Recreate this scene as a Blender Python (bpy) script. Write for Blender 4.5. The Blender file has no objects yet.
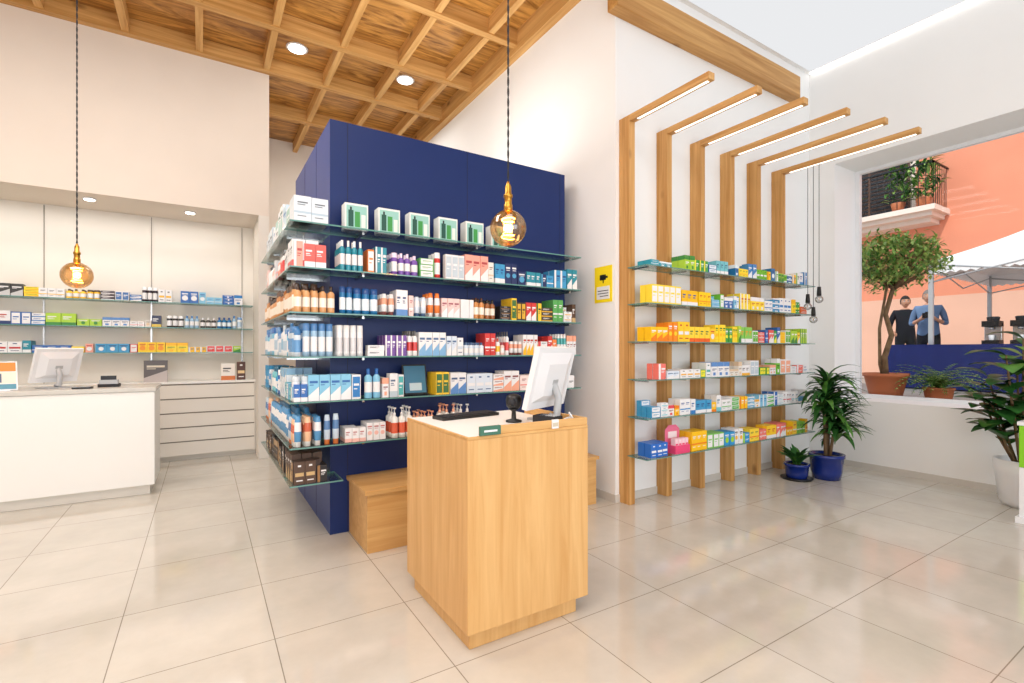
import bpy, math, random
from mathutils import Vector, Matrix
random.seed(23)
R=random
pi=math.pi
def C(r,g,b):
    f=lambda c:(c/255/12.92 if c/255<=.04045 else ((c/255+.055)/1.055)**2.4)
    return (f(r),f(g),f(b),1)
# ------------------------------------------------------------------ materials
MATS={}
def base(name,col=(.8,.8,.8,1),rough=.5,metal=0,emis=None,es=0,spec=.5):
    m=bpy.data.materials.new(name); m.use_nodes=True
    b=m.node_tree.nodes['Principled BSDF']
    b.inputs['Base Color'].default_value=col
    b.inputs['Roughness'].default_value=rough
    b.inputs['Metallic'].default_value=metal
    b.inputs['Specular IOR Level'].default_value=spec
    MATS[name]=m
    return m
def noisy(name,col,rough=.6,amt=.06,scale=3,bump=0.0,spec=.3):
    m=base(name,col,rough,spec=spec); nt=m.node_tree; b=nt.nodes['Principled BSDF']
    tc=nt.nodes.new('ShaderNodeTexCoord'); n=nt.nodes.new('ShaderNodeTexNoise')
    n.inputs['Scale'].default_value=scale; n.inputs['Detail'].default_value=5
    r=nt.nodes.new('ShaderNodeValToRGB')
    r.color_ramp.elements[0].position=.3; r.color_ramp.elements[1].position=.7
    r.color_ramp.elements[0].color=tuple(c*(1-amt) for c in col[:3])+(1,)
    r.color_ramp.elements[1].color=tuple(min(1,c*(1+amt)) for c in col[:3])+(1,)
    nt.links.new(tc.outputs['Object'],n.inputs['Vector']); nt.links.new(n.outputs['Fac'],r.inputs['Fac'])
    nt.links.new(r.outputs['Color'],b.inputs['Base Color'])
    if bump:
        bp=nt.nodes.new('ShaderNodeBump'); bp.inputs['Strength'].default_value=bump
        n2=nt.nodes.new('ShaderNodeTexNoise'); n2.inputs['Scale'].default_value=scale*12
        nt.links.new(tc.outputs['Object'],n2.inputs['Vector'])
        nt.links.new(n2.outputs['Fac'],bp.inputs['Height']); nt.links.new(bp.outputs['Normal'],b.inputs['Normal'])
    return m
def wood(name,c1,c2,axis='Z',fine=14,lng=.7,dist=1.2,rough=.45,knots=False,lo=.32,hi=.68,kscale=3.1):
    m=base(name,c1,rough,spec=.35); nt=m.node_tree; b=nt.nodes['Principled BSDF']
    tc=nt.nodes.new('ShaderNodeTexCoord'); mp=nt.nodes.new('ShaderNodeMapping')
    s=[fine]*3; s['XYZ'.index(axis)]=lng; mp.inputs['Scale'].default_value=s
    n=nt.nodes.new('ShaderNodeTexNoise'); n.inputs['Scale'].default_value=1; n.inputs['Detail'].default_value=6
    n.inputs['Distortion'].default_value=dist; n.inputs['Roughness'].default_value=.6
    r=nt.nodes.new('ShaderNodeValToRGB'); r.color_ramp.elements[0].position=lo; r.color_ramp.elements[1].position=hi
    r.color_ramp.elements[0].color=c1; r.color_ramp.elements[1].color=c2
    nt.links.new(tc.outputs['Object'],mp.inputs['Vector']); nt.links.new(mp.outputs['Vector'],n.inputs['Vector'])
    nt.links.new(n.outputs['Fac'],r.inputs['Fac'])
    out=r.outputs['Color']
    if knots:
        v=nt.nodes.new('ShaderNodeTexVoronoi'); v.inputs['Scale'].default_value=kscale; v.inputs['Randomness'].default_value=1
        mp2=nt.nodes.new('ShaderNodeMapping'); s2=[1]*3; s2['XYZ'.index(axis)]=.5; mp2.inputs['Scale'].default_value=s2
        nt.links.new(tc.outputs['Object'],mp2.inputs['Vector']); nt.links.new(mp2.outputs['Vector'],v.inputs['Vector'])
        r2=nt.nodes.new('ShaderNodeValToRGB'); r2.color_ramp.elements[0].position=.04; r2.color_ramp.elements[1].position=.12
        r2.color_ramp.elements[0].color=(.3,.22,.15,1); r2.color_ramp.elements[1].color=(1,1,1,1)
        nt.links.new(v.outputs['Distance'],r2.inputs['Fac'])
        mx=nt.nodes.new('ShaderNodeMixRGB'); mx.blend_type='MULTIPLY'; mx.inputs['Fac'].default_value=.8
        nt.links.new(out,mx.inputs['Color1']); nt.links.new(r2.outputs['Color'],mx.inputs['Color2']); out=mx.outputs['Color']
    nt.links.new(out,b.inputs['Base Color'])
    return m
def glassy(name,tint,gl=.12,rough=.02,edge=.5,mul=.6):
    m=bpy.data.materials.new(name); m.use_nodes=True; nt=m.node_tree; nt.nodes.clear()
    o=nt.nodes.new('ShaderNodeOutputMaterial'); mx=nt.nodes.new('ShaderNodeMixShader')
    t=nt.nodes.new('ShaderNodeBsdfTransparent'); g=nt.nodes.new('ShaderNodeBsdfGlossy')
    t.inputs['Color'].default_value=tint; g.inputs['Roughness'].default_value=rough
    lw=nt.nodes.new('ShaderNodeLayerWeight'); lw.inputs['Blend'].default_value=edge*.5
    ma=nt.nodes.new('ShaderNodeMath'); ma.operation='MULTIPLY_ADD'; ma.inputs[1].default_value=mul; ma.inputs[2].default_value=gl*.4
    nt.links.new(lw.outputs['Fresnel'],ma.inputs[0]); ma.use_clamp=True
    nt.links.new(ma.outputs[0],mx.inputs[0]); nt.links.new(t.outputs[0],mx.inputs[1]); nt.links.new(g.outputs[0],mx.inputs[2])
    nt.links.new(mx.outputs[0],o.inputs[0]); MATS[name]=m; return m
def emit(name,col,s):
    m=bpy.data.materials.new(name); m.use_nodes=True; nt=m.node_tree; nt.nodes.clear()
    o=nt.nodes.new('ShaderNodeOutputMaterial'); e=nt.nodes.new('ShaderNodeEmission')
    e.inputs[0].default_value=col; e.inputs[1].default_value=s; nt.links.new(e.outputs[0],o.inputs[0]); MATS[name]=m

noisy('wall_white',C(239,239,238),.7,.01,2)
noisy('wall_cream',C(229,217,204),.8,.02,2,.05)
noisy('plaster',C(243,243,242),.7,.01,2)
base('skirting',C(205,200,192),.5)
wood('oak',C(204,154,92),C(222,178,118),'Z',16,1.0,1.0,.4)
wood('oak_h',C(198,148,86),C(220,176,114),'X',16,1.0,1.0,.4)
wood('pine_z',C(176,124,62),C(214,166,104),'Z',20,.8,.8,.5,True)
wood('pine_y',C(182,130,68),C(218,172,110),'Y',20,.8,.8,.5,True)
wood('beam_x',C(168,116,56),C(208,160,96),'X',18,.8,.8,.5,True)
wood('ply',C(130,82,32),C(204,148,76),'X',5.0,.8,3.2,.28,True,.36,.62,1.7)
wood('joist',C(184,132,70),C(220,174,110),'Y',18,.8,.8,.5,True)
wood('cross',C(176,124,62),C(214,166,102),'X',18,.8,.8,.5,True)
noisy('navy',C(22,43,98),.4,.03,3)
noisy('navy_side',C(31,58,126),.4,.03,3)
base('seam',C(12,16,40),.6)
base('seam_light',C(120,110,100),.6)
noisy('lacquer_white',C(240,238,233),.35,.008,2)
noisy('lacquer_beige',C(229,223,213),.4,.01,2)
noisy('stone_top',C(206,202,194),.25,.05,8)
base('shadow_gap',C(128,120,110),.8)
base('metal',C(190,190,190),.25,1)
base('brass',C(190,140,60),.3,1)
base('brass_dark',C(120,84,40),.4,1)
base('black',C(18,18,20),.4)
base('black_soft',C(34,34,38),.7)
base('white_plastic',C(232,233,235),.3)
base('grey_plastic',C(176,178,180),.35)
base('screen',C(30,34,42),.12)
base('yellow',C(250,222,20),.5)
base('green_tag',C(60,110,90),.5)
base('green_bright',C(130,200,30),.5)
base('pot_blue',C(22,44,120),.12)
base('pot_terra',C(190,110,70),.7)
base('door_brown',C(92,64,50),.6)
base('soil',C(50,36,26),.9)
noisy('leaf_dark',C(40,88,36),.4,.4,9)
noisy('leaf_mid',C(80,130,52),.45,.35,9)
noisy('leaf_light',C(140,172,90),.5,.3,9)
noisy('leaf_yellow',C(176,192,106),.5,.3,9)
noisy('bark',C(120,96,70),.8,.3,12,.4)
noisy('facade',C(232,148,116),.85,.06,1.2,.1)
noisy('facade_low',C(232,182,156),.85,.05,1.2,.1)
noisy('facade_light',C(236,218,202),.85,.05,1.2,.1)
noisy('street',C(170,160,150),.85,.1,2)
noisy('canvas',C(240,240,240),.7,.02,3)
noisy('cloth_navy',C(44,54,116),.8,.1,6)
noisy('cloth_polo',C(104,130,164),.8,.1,8)
noisy('cloth_dark',C(26,28,36),.8,.1,8)
base('skin',C(206,152,122),.5)
base('hair_grey',C(120,114,108),.8)
base('hair_dark',C(36,28,22),.8)
base('lips',C(150,84,74),.5)
base('eye',C(20,16,14),.3)
glassy('glass',(.93,.98,.96,1),.12,.02,.5)
glassy('glass_window',(.98,.99,.99,1),.01,.01,.2,.12)
glassy('bulb_glass',(1,.72,.4,1),.3,.03,.7)
glassy('bulb_clear',(.85,.85,.85,1),.4,.03,.7)
base('glass_edge',C(96,146,138),.15)
emit('filament',(1,.42,.08,1),40)
emit('led_warm',(1,.93,.8,1),2.4)
emit('led_white',(1,.98,.95,1),3)
emit('downlight',(1,.93,.82,1),9)
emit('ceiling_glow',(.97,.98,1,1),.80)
for nm_,rg in (('packaging',.4),('packaging_gloss',.15)):
    pk=base(nm_,(.8,.8,.8,1),rg); nt=pk.node_tree
    at=nt.nodes.new('ShaderNodeAttribute'); at.attribute_name='Col'
    nt.links.new(at.outputs['Color'],nt.nodes['Principled BSDF'].inputs['Base Color'])
# floor
fm=base('floor_tiles',C(214,208,196),.09,spec=.85); nt=fm.node_tree; b=nt.nodes['Principled BSDF']
tc=nt.nodes.new('ShaderNodeTexCoord'); mp=nt.nodes.new('ShaderNodeMapping'); mp.inputs['Location'].default_value=(6.5+.357,6.5-.02,0)
br=nt.nodes.new('ShaderNodeTexBrick'); br.offset=0; br.squash=1
br.inputs['Scale'].default_value=1; br.inputs['Brick Width'].default_value=.65; br.inputs['Row Height'].default_value=.65
br.inputs['Mortar Size'].default_value=.0026; br.inputs['Mortar Smooth'].default_value=.1
br.inputs['Color1'].default_value=C(209,203,192); br.inputs['Color2'].default_value=C(203,197,186); br.inputs['Mortar'].default_value=C(148,139,126)
n=nt.nodes.new('ShaderNodeTexNoise'); n.inputs['Scale'].default_value=2.2; n.inputs['Detail'].default_value=7; n.inputs['Roughness'].default_value=.65
rr=nt.nodes.new('ShaderNodeValToRGB'); rr.color_ramp.elements[0].position=.3; rr.color_ramp.elements[0].color=(.82,.82,.81,1); rr.color_ramp.elements[1].position=.7; rr.color_ramp.elements[1].color=(1,1,1,1)
mx=nt.nodes.new('ShaderNodeMixRGB'); mx.blend_type='MULTIPLY'; mx.inputs['Fac'].default_value=.85
nt.links.new(tc.outputs['Object'],mp.inputs['Vector']); nt.links.new(mp.outputs['Vector'],br.inputs['Vector']); nt.links.new(tc.outputs['Object'],n.inputs['Vector'])
nt.links.new(n.outputs['Fac'],rr.inputs['Fac']); nt.links.new(br.outputs['Color'],mx.inputs['Color1']); nt.links.new(rr.outputs['Color'],mx.inputs['Color2'])
nt.links.new(mx.outputs['Color'],b.inputs['Base Color'])

# ------------------------------------------------------------------ mesh builder
class MB:
    def __init__(s): s.v=[];s.f=[];s.m=[];s.c=[];s.s=[];s.M=None
    def av(s,p):
        p=Vector(p)
        if s.M is not None: p=s.M@p
        s.v.append(p); return len(s.v)-1
    def face(s,ids,mat,col=None,smooth=False):
        s.f.append(ids);s.m.append(mat);s.c.append(col or (.8,.8,.8,1));s.s.append(smooth)
    def poly(s,pts,mat,col=None,smooth=False): s.face([s.av(p) for p in pts],mat,col,smooth)
    def box(s,x0,x1,y0,y1,z0,z1,mat,col=None,mats=None):
        i=[s.av(p) for p in [(x0,y0,z0),(x1,y0,z0),(x1,y1,z0),(x0,y1,z0),(x0,y0,z1),(x1,y0,z1),(x1,y1,z1),(x0,y1,z1)]]
        fs=[('b',(0,3,2,1)),('t',(4,5,6,7)),('f',(0,1,5,4)),('r',(1,2,6,5)),('k',(2,3,7,6)),('l',(3,0,4,7))]
        for k,q in fs: s.face([i[a] for a in q],(mats or {}).get(k,mat),col)
    def lathe(s,cx,cy,prof,mat,n=16,col=None,cols=None,smooth=True,F=None):
        rings=[]
        for r,z in prof:
            ring=[]
            for k in range(n):
                a=2*pi*k/n; p=(cx+r*math.cos(a),cy+r*math.sin(a),z)
                ring.append(s.av(F(*p) if F else p))
            rings.append(ring)
        for j in range(len(rings)-1):
            for k in range(n):
                k2=(k+1)%n
                s.face([rings[j][k],rings[j][k2],rings[j+1][k2],rings[j+1][k]],mat,cols[j] if cols else col,smooth)
        s.face(rings[0][::-1],mat,cols[0] if cols else col); s.face(rings[-1],mat,cols[-1] if cols else col)
    def tube(s,path,r,mat,n=8,col=None):
        path=[Vector(p) for p in path]; rings=[]
        for i,p in enumerate(path):
            t=(path[min(i+1,len(path)-1)]-path[max(i-1,0)])
            if t.length<1e-9: t=Vector((0,0,1))
            t.normalize()
            a=t.cross(Vector((0,1,0)) if abs(t.y)<.9 else Vector((1,0,0))).normalized(); b2=t.cross(a)
            rad=r[i] if isinstance(r,(list,tuple)) else r
            rings.append([s.av(p+a*rad*math.cos(2*pi*k/n)+b2*rad*math.sin(2*pi*k/n)) for k in range(n)])
        for j in range(len(rings)-1):
            for k in range(n):
                k2=(k+1)%n; s.face([rings[j][k],rings[j][k2],rings[j+1][k2],rings[j+1][k]],mat,col,True)
        s.face(rings[0][::-1],mat,col); s.face(rings[-1],mat,col)
    def ball(s,c,r,mat,n=12,sc=(1,1,1),col=None):
        m=n//2; c=Vector(c); rings=[]
        top=s.av(c+Vector((0,0,r*sc[2]))); bot=s.av(c-Vector((0,0,r*sc[2])))
        for j in range(1,m):
            ph=pi*j/m
            rings.append([s.av(c+Vector((r*sc[0]*math.sin(ph)*math.cos(2*pi*k/n),r*sc[1]*math.sin(ph)*math.sin(2*pi*k/n),r*sc[2]*math.cos(ph)))) for k in range(n)])
        for k in range(n):
            k2=(k+1)%n
            s.face([top,rings[0][k],rings[0][k2]],mat,col,True); s.face([bot,rings[-1][k2],rings[-1][k]],mat,col,True)
            for j in range(len(rings)-1): s.face([rings[j][k],rings[j+1][k],rings[j+1][k2],rings[j][k2]],mat,col,True)
    def leaf(s,b,az,el,L,W,droop,mat,seg=6,peak=.4,fold=.15):
        p=Vector(b); prev=None; side=Vector((-math.sin(az),math.cos(az),0))
        for i in range(seg+1):
            t=i/seg
            e=el-droop*t
            w=W*.5*(math.sin(pi*min(1,(t/peak)*.5)) if t<peak else math.cos(pi/2*((t-peak)/(1-peak))))
            w=max(w,W*.04)
            up=Vector((-math.sin(e)*math.cos(az),-math.sin(e)*math.sin(az),math.cos(e)))
            cur=[s.av(p-side*w+up*w*fold*2),s.av(p),s.av(p+side*w+up*w*fold*2)]
            if prev:
                s.face([prev[0],prev[1],cur[1],cur[0]],mat,None,True); s.face([prev[1],prev[2],cur[2],cur[1]],mat,None,True)
            prev=cur
            p=p+Vector((math.cos(e)*math.cos(az),math.cos(e)*math.sin(az),math.sin(e)))*(L/seg)
    def build(s,name,bevel=0,parent=None):
        me=bpy.data.meshes.new(name); me.from_pydata([tuple(v) for v in s.v],[],s.f)
        names=[]
        for m in s.m:
            if m not in names: names.append(m)
        for m in names: me.materials.append(MATS[m])
        idx={m:i for i,m in enumerate(names)}
        ca=me.color_attributes.new('Col','FLOAT_COLOR','CORNER')
        buf=[]
        for p in me.polygons:
            p.material_index=idx[s.m[p.index]]; p.use_smooth=s.s[p.index]
            buf+=list(s.c[p.index])*p.loop_total
        ca.data.foreach_set('color',buf)
        me.update()
        o=bpy.data.objects.new(name,me); bpy.context.collection.objects.link(o)
        if bevel:
            bv=o.modifiers.new('bevel','BEVEL'); bv.width=bevel; bv.segments=2; bv.limit_method='ANGLE'
        if parent: o.parent=parent
        return o
def empty(name,loc=(0,0,0)):
    e=bpy.data.objects.new(name,None); e.location=loc; bpy.context.collection.objects.link(e); return e
def simple(name,boxes,bevel=0):
    m=MB()
    for b in boxes: m.box(*b)
    return m.build(name,bevel)

# ------------------------------------------------------------------ room shell
WX=6.6; WY=3.3; SX=3.2
simple('floor',[(-5,7.25,-4.2,9.8,-.1,0,'floor_tiles')])
simple('wall_display',[(SX,7.25,WY,WY+.15,0,5.3,'wall_white')])
simple('wall_side',[(SX,SX+.15,WY+.15,9.8,0,5.3,'wall_white')])
simple('wall_cream',[(-5,.72,7.05,8.0,3.13,5.3,'wall_cream')])
simple('wall_partition',[(.6,.72,7.05,8.0,0,3.13,'lacquer_beige')])
simple('wall_niche',[(-5,.6,7.88,8.0,0,3.13,'lacquer_beige')])
simple('wall_far',[(.72,SX,9.6,9.8,0,5.3,'wall_cream'),(.6,.72,8.0,9.8,0,5.3,'wall_cream')])
simple('wall_left',[(-5.2,-5,-4.2,8.0,0,5.3,'wall_cream')])
simple('wall_rear',[(-5,7.25,-4.4,-4.2,0,.4,'wall_white'),(-5,7.25,-4.4,-4.2,3.6,5.3,'wall_white'),(-5,-4,-4.4,-4.2,.4,3.6,'wall_white'),(5,7.25,-4.4,-4.2,.4,3.6,'wall_white')])
YJ=3.0
simple('wall_window',[(WX,7.25,-4.2,WY,0,.80,'wall_white'),(WX,7.25,-4.2,WY,3.70,5.3,'wall_white'),(WX,7.25,YJ,WY,.80,3.70,'wall_white'),(WX,7.25,-4.2,-1.2,.80,3.70,'wall_white')])
m=MB()
m.box(7.14,7.2,YJ-.05,YJ,.80,3.70,'white_plastic'); m.box(7.14,7.2,-1.2,-1.15,.80,3.70,'white_plastic')
m.box(7.14,7.2,-1.15,YJ-.05,.80,.84,'white_plastic'); m.box(7.14,7.2,-1.15,YJ-.05,3.66,3.70,'white_plastic')
m.box(7.165,7.175,-1.15,YJ-.05,.84,3.66,'glass_window')
m.build('window_1')
simple('baseboard_display',[(SX,WX,WY-.012,WY,0,.07,'skirting')])
simple('baseboard_side',[(SX-.012,SX,WY-.012,9.6,0,.07,'skirting')])
simple('baseboard_window',[(WX-.012,WX,-4.2,WY-.012,0,.07,'skirting')])
ZC=4.94
simple('ceiling',[(-5,SX+.15,-4.2,9.8,5.14,5.3,'ply')])
m=MB()
m.box(SX,WX,-4.2,WY,ZC,5.2,'plaster')
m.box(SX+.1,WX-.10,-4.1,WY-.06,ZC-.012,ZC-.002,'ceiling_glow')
m.box(WX-.05,WX-.02,-4.1,WY-.03,ZC-.012,ZC-.002,'led_white')
m.build('ceiling_plaster')
m=MB()
for x in [-4.3,-3.58,-2.86,-2.15,-1.45,-.74,-.04,.68,1.4,2.1,2.75]:
    m.box(x-.036,x+.036,-4.2,7.02 if x<.7 else 9.6,4.975,5.14,'joist')
m.build('ceiling_joists')
m=MB()
for y in [-3.3,-1.9,-.5,.9,2.3,3.6,4.85,6.0,7.0]:
    m.box(-5,SX-.1,y-.045,y+.045,4.96,5.138,'cross')
m.box(.72,SX-.1,8.2,8.29,4.96,5.138,'cross')
m.build('ceiling_beams')
m=MB()
m.box(SX-.1,SX,-4.2,9.6,4.90,5.14,'joist')
m.build('ceiling_edge_beam')
simple('display_wall_beam',[(SX-.1,6.14,WY-.13,WY,4.46,4.72,'beam_x')],.006)
def downlight(x,y,z,r,name):
    m=MB(); m.lathe(x,y,[(r*1.25,z-.001),(r*1.25,z-.012),(r,z-.014)],'white_plastic',24)
    m.lathe(x,y,[(r,z-.016),(r*.98,z-.02)],'downlight',24); m.build(name)
downlight(.98,6.55,5.14,.1,'recessed_downlight'); downlight(2.36,6.52,5.14,.1,'recessed_downlight')
downlight(-.14,7.35,3.13,.05,'soffit_spotlight'); downlight(-1.1,7.3,3.13,.05,'soffit_spotlight')

# ------------------------------------------------------------------ product helpers
W_=C(240,240,238)
def pbox(m,F,u,v,z,w,d,h,c1,c2,c3,style=0):
    P=lambda a,b,c:m.av(F(u+a,v+b,z+c))
    i=[P(0,0,0),P(w,0,0),P(w,d,0),P(0,d,0),P(0,0,h),P(w,0,h),P(w,d,h),P(0,d,h)]
    for q in [(0,3,2,1),(4,5,6,7),(0,1,5,4),(1,2,6,5),(2,3,7,6),(3,0,4,7)]: m.face([i[a] for a in q],'packaging',c1)
    def dq(a0,a1,b0,b1,c,e=.0012):
        m.poly([F(u+w*a0,v-e,z+h*b0),F(u+w*a1,v-e,z+h*b0),F(u+w*a1,v-e,z+h*b1),F(u+w*a0,v-e,z+h*b1)],'packaging',c)
    def ds(b0,b1,c,e=.0008):
        for uu in (u-e,u+w+e):
            m.poly([F(uu,v,z+h*b0),F(uu,v+d,z+h*b0),F(uu,v+d,z+h*b1),F(uu,v,z+h*b1)],'packaging',c)
    def disc(a,b,r,c,e=.0016):
        m.poly([F(u+w*a+r*math.cos(t*pi/4),v-e,z+h*b+r*math.sin(t*pi/4)) for t in range(8)],'packaging',c)
    if style==0:
        dq(0,1,0,.25,c2); ds(0,.25,c2); dq(.12,.7,.66,.74,c3); dq(.12,.5,.56,.6,c3); dq(.12,.6,.49,.52,c3)
    elif style==1:
        dq(0,1,.70,1,c2); ds(.70,1,c2); dq(.15,.85,.5,.56,c3); dq(.15,.6,.42,.45,c3); dq(.3,.7,.1,.3,c2)
    elif style==2:
        dq(.0,.28,0,1,c2); dq(.38,.9,.62,.72,c3); dq(.38,.8,.5,.54,c3); dq(.38,.7,.42,.45,c3)
    elif style==3:
        dq(.1,.9,.36,.52,c2); dq(.2,.8,.15,.2,c3); dq(.35,.65,.78,.86,c3)
    elif style==4:
        disc(.5,.42,min(w*.36,h*.24),c2); dq(.15,.85,.75,.83,c3); dq(.2,.8,.66,.69,c3)
    elif style==5:
        m.poly([F(u,v-.0012,z),F(u+w,v-.0012,z),F(u+w,v-.0012,z+h*.55),F(u,v-.0012,z+h*.2)],'packaging',c2); dq(.12,.88,.68,.77,c3); dq(.12,.5,.6,.63,c3)
    elif style==6:
        dq(.08,.92,.08,.92,c2); dq(.2,.8,.55,.64,c1,.002); dq(.2,.6,.4,.44,c1,.002)
    else:
        dq(.2,.8,.72,.77,c3); dq(.2,.65,.64,.67,c3); dq(.2,.7,.2,.23,c3); dq(.0,1,.32,.40,c2)
def pbottle(m,F,u,v,z,r,h,c1,c2,cap,style=0):
    if style==0: prof=[(r*.95,z),(r,z+h*.02),(r,z+h*.2),(r,z+h*.55),(r,z+h*.72),(r*.45,z+h*.8),(r*.45,z+h*.82),(r*.45,z+h*1.0)]; cols=[c1,c1,c2,c1,c1,cap,cap]
    elif style==1: prof=[(r,z),(r,z+h*.15),(r,z+h*.6),(r,z+h*.78),(r*1.0,z+h*.79),(r*.95,z+h)]; cols=[c1,c2,c1,cap,cap]
    elif style==2:
        prof=[(r*.7,z),(r*.7,z+h*.15),(r*.85,z+h*.17),(r*.9,z+h*.5),(r*.8,z+h*.8),(r*.6,z+h)]; cols=[cap,cap,c1,c2,c1]
    else:
        prof=[(r,z),(r,z+h*.15),(r,z+h*.5),(r,z+h*.66),(r*.35,z+h*.72),(r*.4,z+h*.74),(r*.4,z+h*.82),(r*.14,z+h*.83),(r*.14,z+h*.95),(r*.5,z+h*.95),(r*.5,z+h)]; cols=[c1,c2,c1,c1,cap,cap,cap,cap,cap,cap]
    m.lathe(u,v,prof,'packaging_gloss',10,None,cols,True,F)
    if style==3:
        for a in (z+h*.95,z+h*.99):
            m.poly([F(u-r*.15,v-r*1.3,a),F(u+r*.15,v-r*1.3,a),F(u+r*.15,v,a),F(u-r*.15,v,a)],'packaging_gloss',cap)
HS=1.0
def fill(m,F,u0,u1,z,kind,pal,w=(.04,.07),h=(.08,.13),d=(.05,.09),v0=.02,vmax=.24,dens=1.0,grp=(1,4)):
    u=u0; z=z+.0005
    while u<u1-w[0]:
        c1,c2,c3=R.choice(pal)
        ww=R.uniform(*w); hh=R.uniform(*h)*HS; dd=R.uniform(*d); st=R.randrange(8); n=R.randint(*grp)
        kd=kind
        if kind=='mix': kd=R.choice(['box','box','box','bottle','tube','low'])
        if kind=='box' and R.random()<.14: kd='low'
        low=kd=='low'
        if low: kd='box'; ww=R.uniform(.09,.13); dd=R.uniform(.05,.08); hh=R.uniform(.035,.05)
        if kd!='box': hh*=1.06; ww=min(ww,.06); sty={'bottle':R.choice([0,1]),'tube':2,'pump':3,'can':1}[kd]
        for k in range(1 if low else n):
            if u+ww>u1: break
            if R.random()>dens: u+=ww; continue
            if kd=='box':
                v=v0+R.uniform(0,.012)
                while v+dd<vmax:
                    if v>v0+.02 and R.random()<.12: break
                    for j in range(R.randint(2,3) if low else 1):
                        o=R.uniform(-.003,.003) if low else 0
                        pbox(m,F,u+o,v,z+j*(hh+.0006),ww,dd,hh,c1,c2,c3,st)
                    v+=dd+.006
                u+=ww+R.uniform(.002,.004)
            else:
                r=ww/2; v=v0+r
                while v+r<vmax:
                    pbottle(m,F,u+r,v,z,r*.96,hh,c1,c2,c3,sty); v+=ww+.006
                    if R.random()<.15: break
                u+=ww+.002
        u+=R.uniform(.003,.007)
def T(a,b,c): return (C(*a),C(*b),C(*c))
WH=(236,236,237)
whites=[T(WH,(90,140,200),(70,90,130)),T(WH,(210,70,70),(100,100,100)),T(WH,(190,205,215),(90,110,140)),T(WH,(240,170,140),(140,80,80)),T(WH,(80,175,175),(60,110,110)),T((234,230,222),(220,196,166),(130,112,100)),T((216,228,240),WH,(80,110,150))]
whitepink=[T(WH,(240,190,178),(180,110,110)),T(WH,(222,80,80),(90,90,90)),T(WH,(200,212,224),(110,120,140)),T((246,226,220),(235,145,135),(150,80,80)),T(WH,(130,180,220),(80,110,150)),T((240,206,200),WH,(160,90,100)),T(WH,WH,(60,60,70))]
pops=[T((90,170,90),WH,WH),T((250,206,50),(60,110,60),(60,60,60)),T((210,60,56),WH,WH),T((40,110,190),WH,WH),T(WH,(90,180,80),(40,110,60)),T(WH,(250,190,40),(180,60,40)),T((236,130,60),WH,WH),T((120,80,160),WH,WH),T((30,40,70),(200,170,90),WH),T((240,140,170),WH,WH)]
redwhite=[T((226,96,86),WH,WH),T(WH,(222,70,70),(200,80,80)),T((240,166,148),WH,(180,70,70)),T(WH,(240,150,160),(80,80,80)),T(WH,(196,50,50),(40,60,110))]
amber=[T((176,108,48),(240,222,198),(64,44,34)),T((150,90,44),(234,224,208),(34,34,34)),T((202,138,76),(240,232,216),(74,48,34)),T((212,158,106),(246,234,220),(60,44,36))]
teal=[T((50,156,176),(235,245,245),(236,236,236)),T((30,112,166),(230,240,245),(40,80,140)),T((116,194,204),(240,240,240),(30,100,130))]
navyb=[T((30,46,96),(80,160,200),WH),T((50,60,90),(220,190,80),WH),T((30,80,100),WH,(210,80,80)),T((66,66,126),(200,210,230),WH),T((214,222,232),(40,60,110),(40,60,110)),T(WH,(40,60,110),(180,60,50)),T((40,140,160),WH,WH)]
darkyel=[T((70,58,46),(220,170,50),WH),T((36,46,86),(230,190,60),WH),T((160,60,50),(240,210,90),WH),T((60,80,64),(200,200,110),WH),T(WH,(230,180,60),(40,60,110)),T((230,196,110),(60,50,90),(60,40,40))]
silver=[T((206,218,228),(100,154,204),(70,124,176)),T((224,228,232),(150,190,218),(200,210,216)),T((155,190,216),WH,(80,130,184)),T((232,236,240),(180,204,224),(110,150,196))]
blues=[T((44,104,178),WH,(240,240,240)),T((64,154,202),WH,(30,70,130)),T(WH,(44,124,192),(40,90,160)),T((130,194,224),WH,(40,100,170))]
orangeblue=[T((234,146,72),(246,236,226),(236,236,236)),T((84,148,196),WH,(236,236,236)),T((238,192,154),(205,100,70),(236,236,236)),T((196,212,226),(90,130,180),(230,130,70))]
purples=[T((118,80,168),WH,(240,220,240)),T((90,80,160),(200,180,220),WH),T((66,66,120),(150,120,190),WH)]
browns=[T((54,40,34),(170,130,80),WH),T((84,60,44),(200,170,120),WH),T((34,32,34),(150,110,70),WH),T((44,38,40),(190,160,120),(200,180,150))]
yellows=[T((250,208,20),(240,150,20),(200,60,30)),T((252,220,50),(250,190,20),(60,120,50)),T((245,190,20),WH,(40,90,160)),T((252,222,60),WH,(200,80,30))]
yelorange=[T((250,196,20),(240,130,20),WH),T((240,140,30),(250,210,40),WH),T((252,216,60),(240,100,30),(40,100,60)),T((250,204,40),WH,(200,70,40))]
greens=[T((110,190,50),WH,(30,90,40)),T((60,160,70),(240,230,60),WH),T((170,210,60),(60,140,60),WH),T((130,200,90),WH,(240,150,30)),T(WH,(100,180,60),(40,110,50))]
mixgy=greens+yellows+[T((60,130,190),WH,WH),T((230,110,60),WH,WH)]
whgreen=[T(WH,(90,180,80),(40,120,60)),T(WH,(60,140,200),(30,80,150)),T(WH,(240,180,60),(90,90,90)),T(WH,(220,70,80),(120,30,40)),T((120,195,90),WH,(30,90,40)),T(WH,(120,200,210),(60,120,150)),T((236,120,110),WH,WH)]
bluegr=[T((40,110,200),WH,WH),T((40,150,210),(160,210,60),WH),T((120,190,50),WH,(30,80,40)),T((60,170,120),WH,WH)]
multi=whites+yellows+blues+redwhite+greens+navyb+[T((60,60,60),(200,200,200),WH)]

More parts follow.
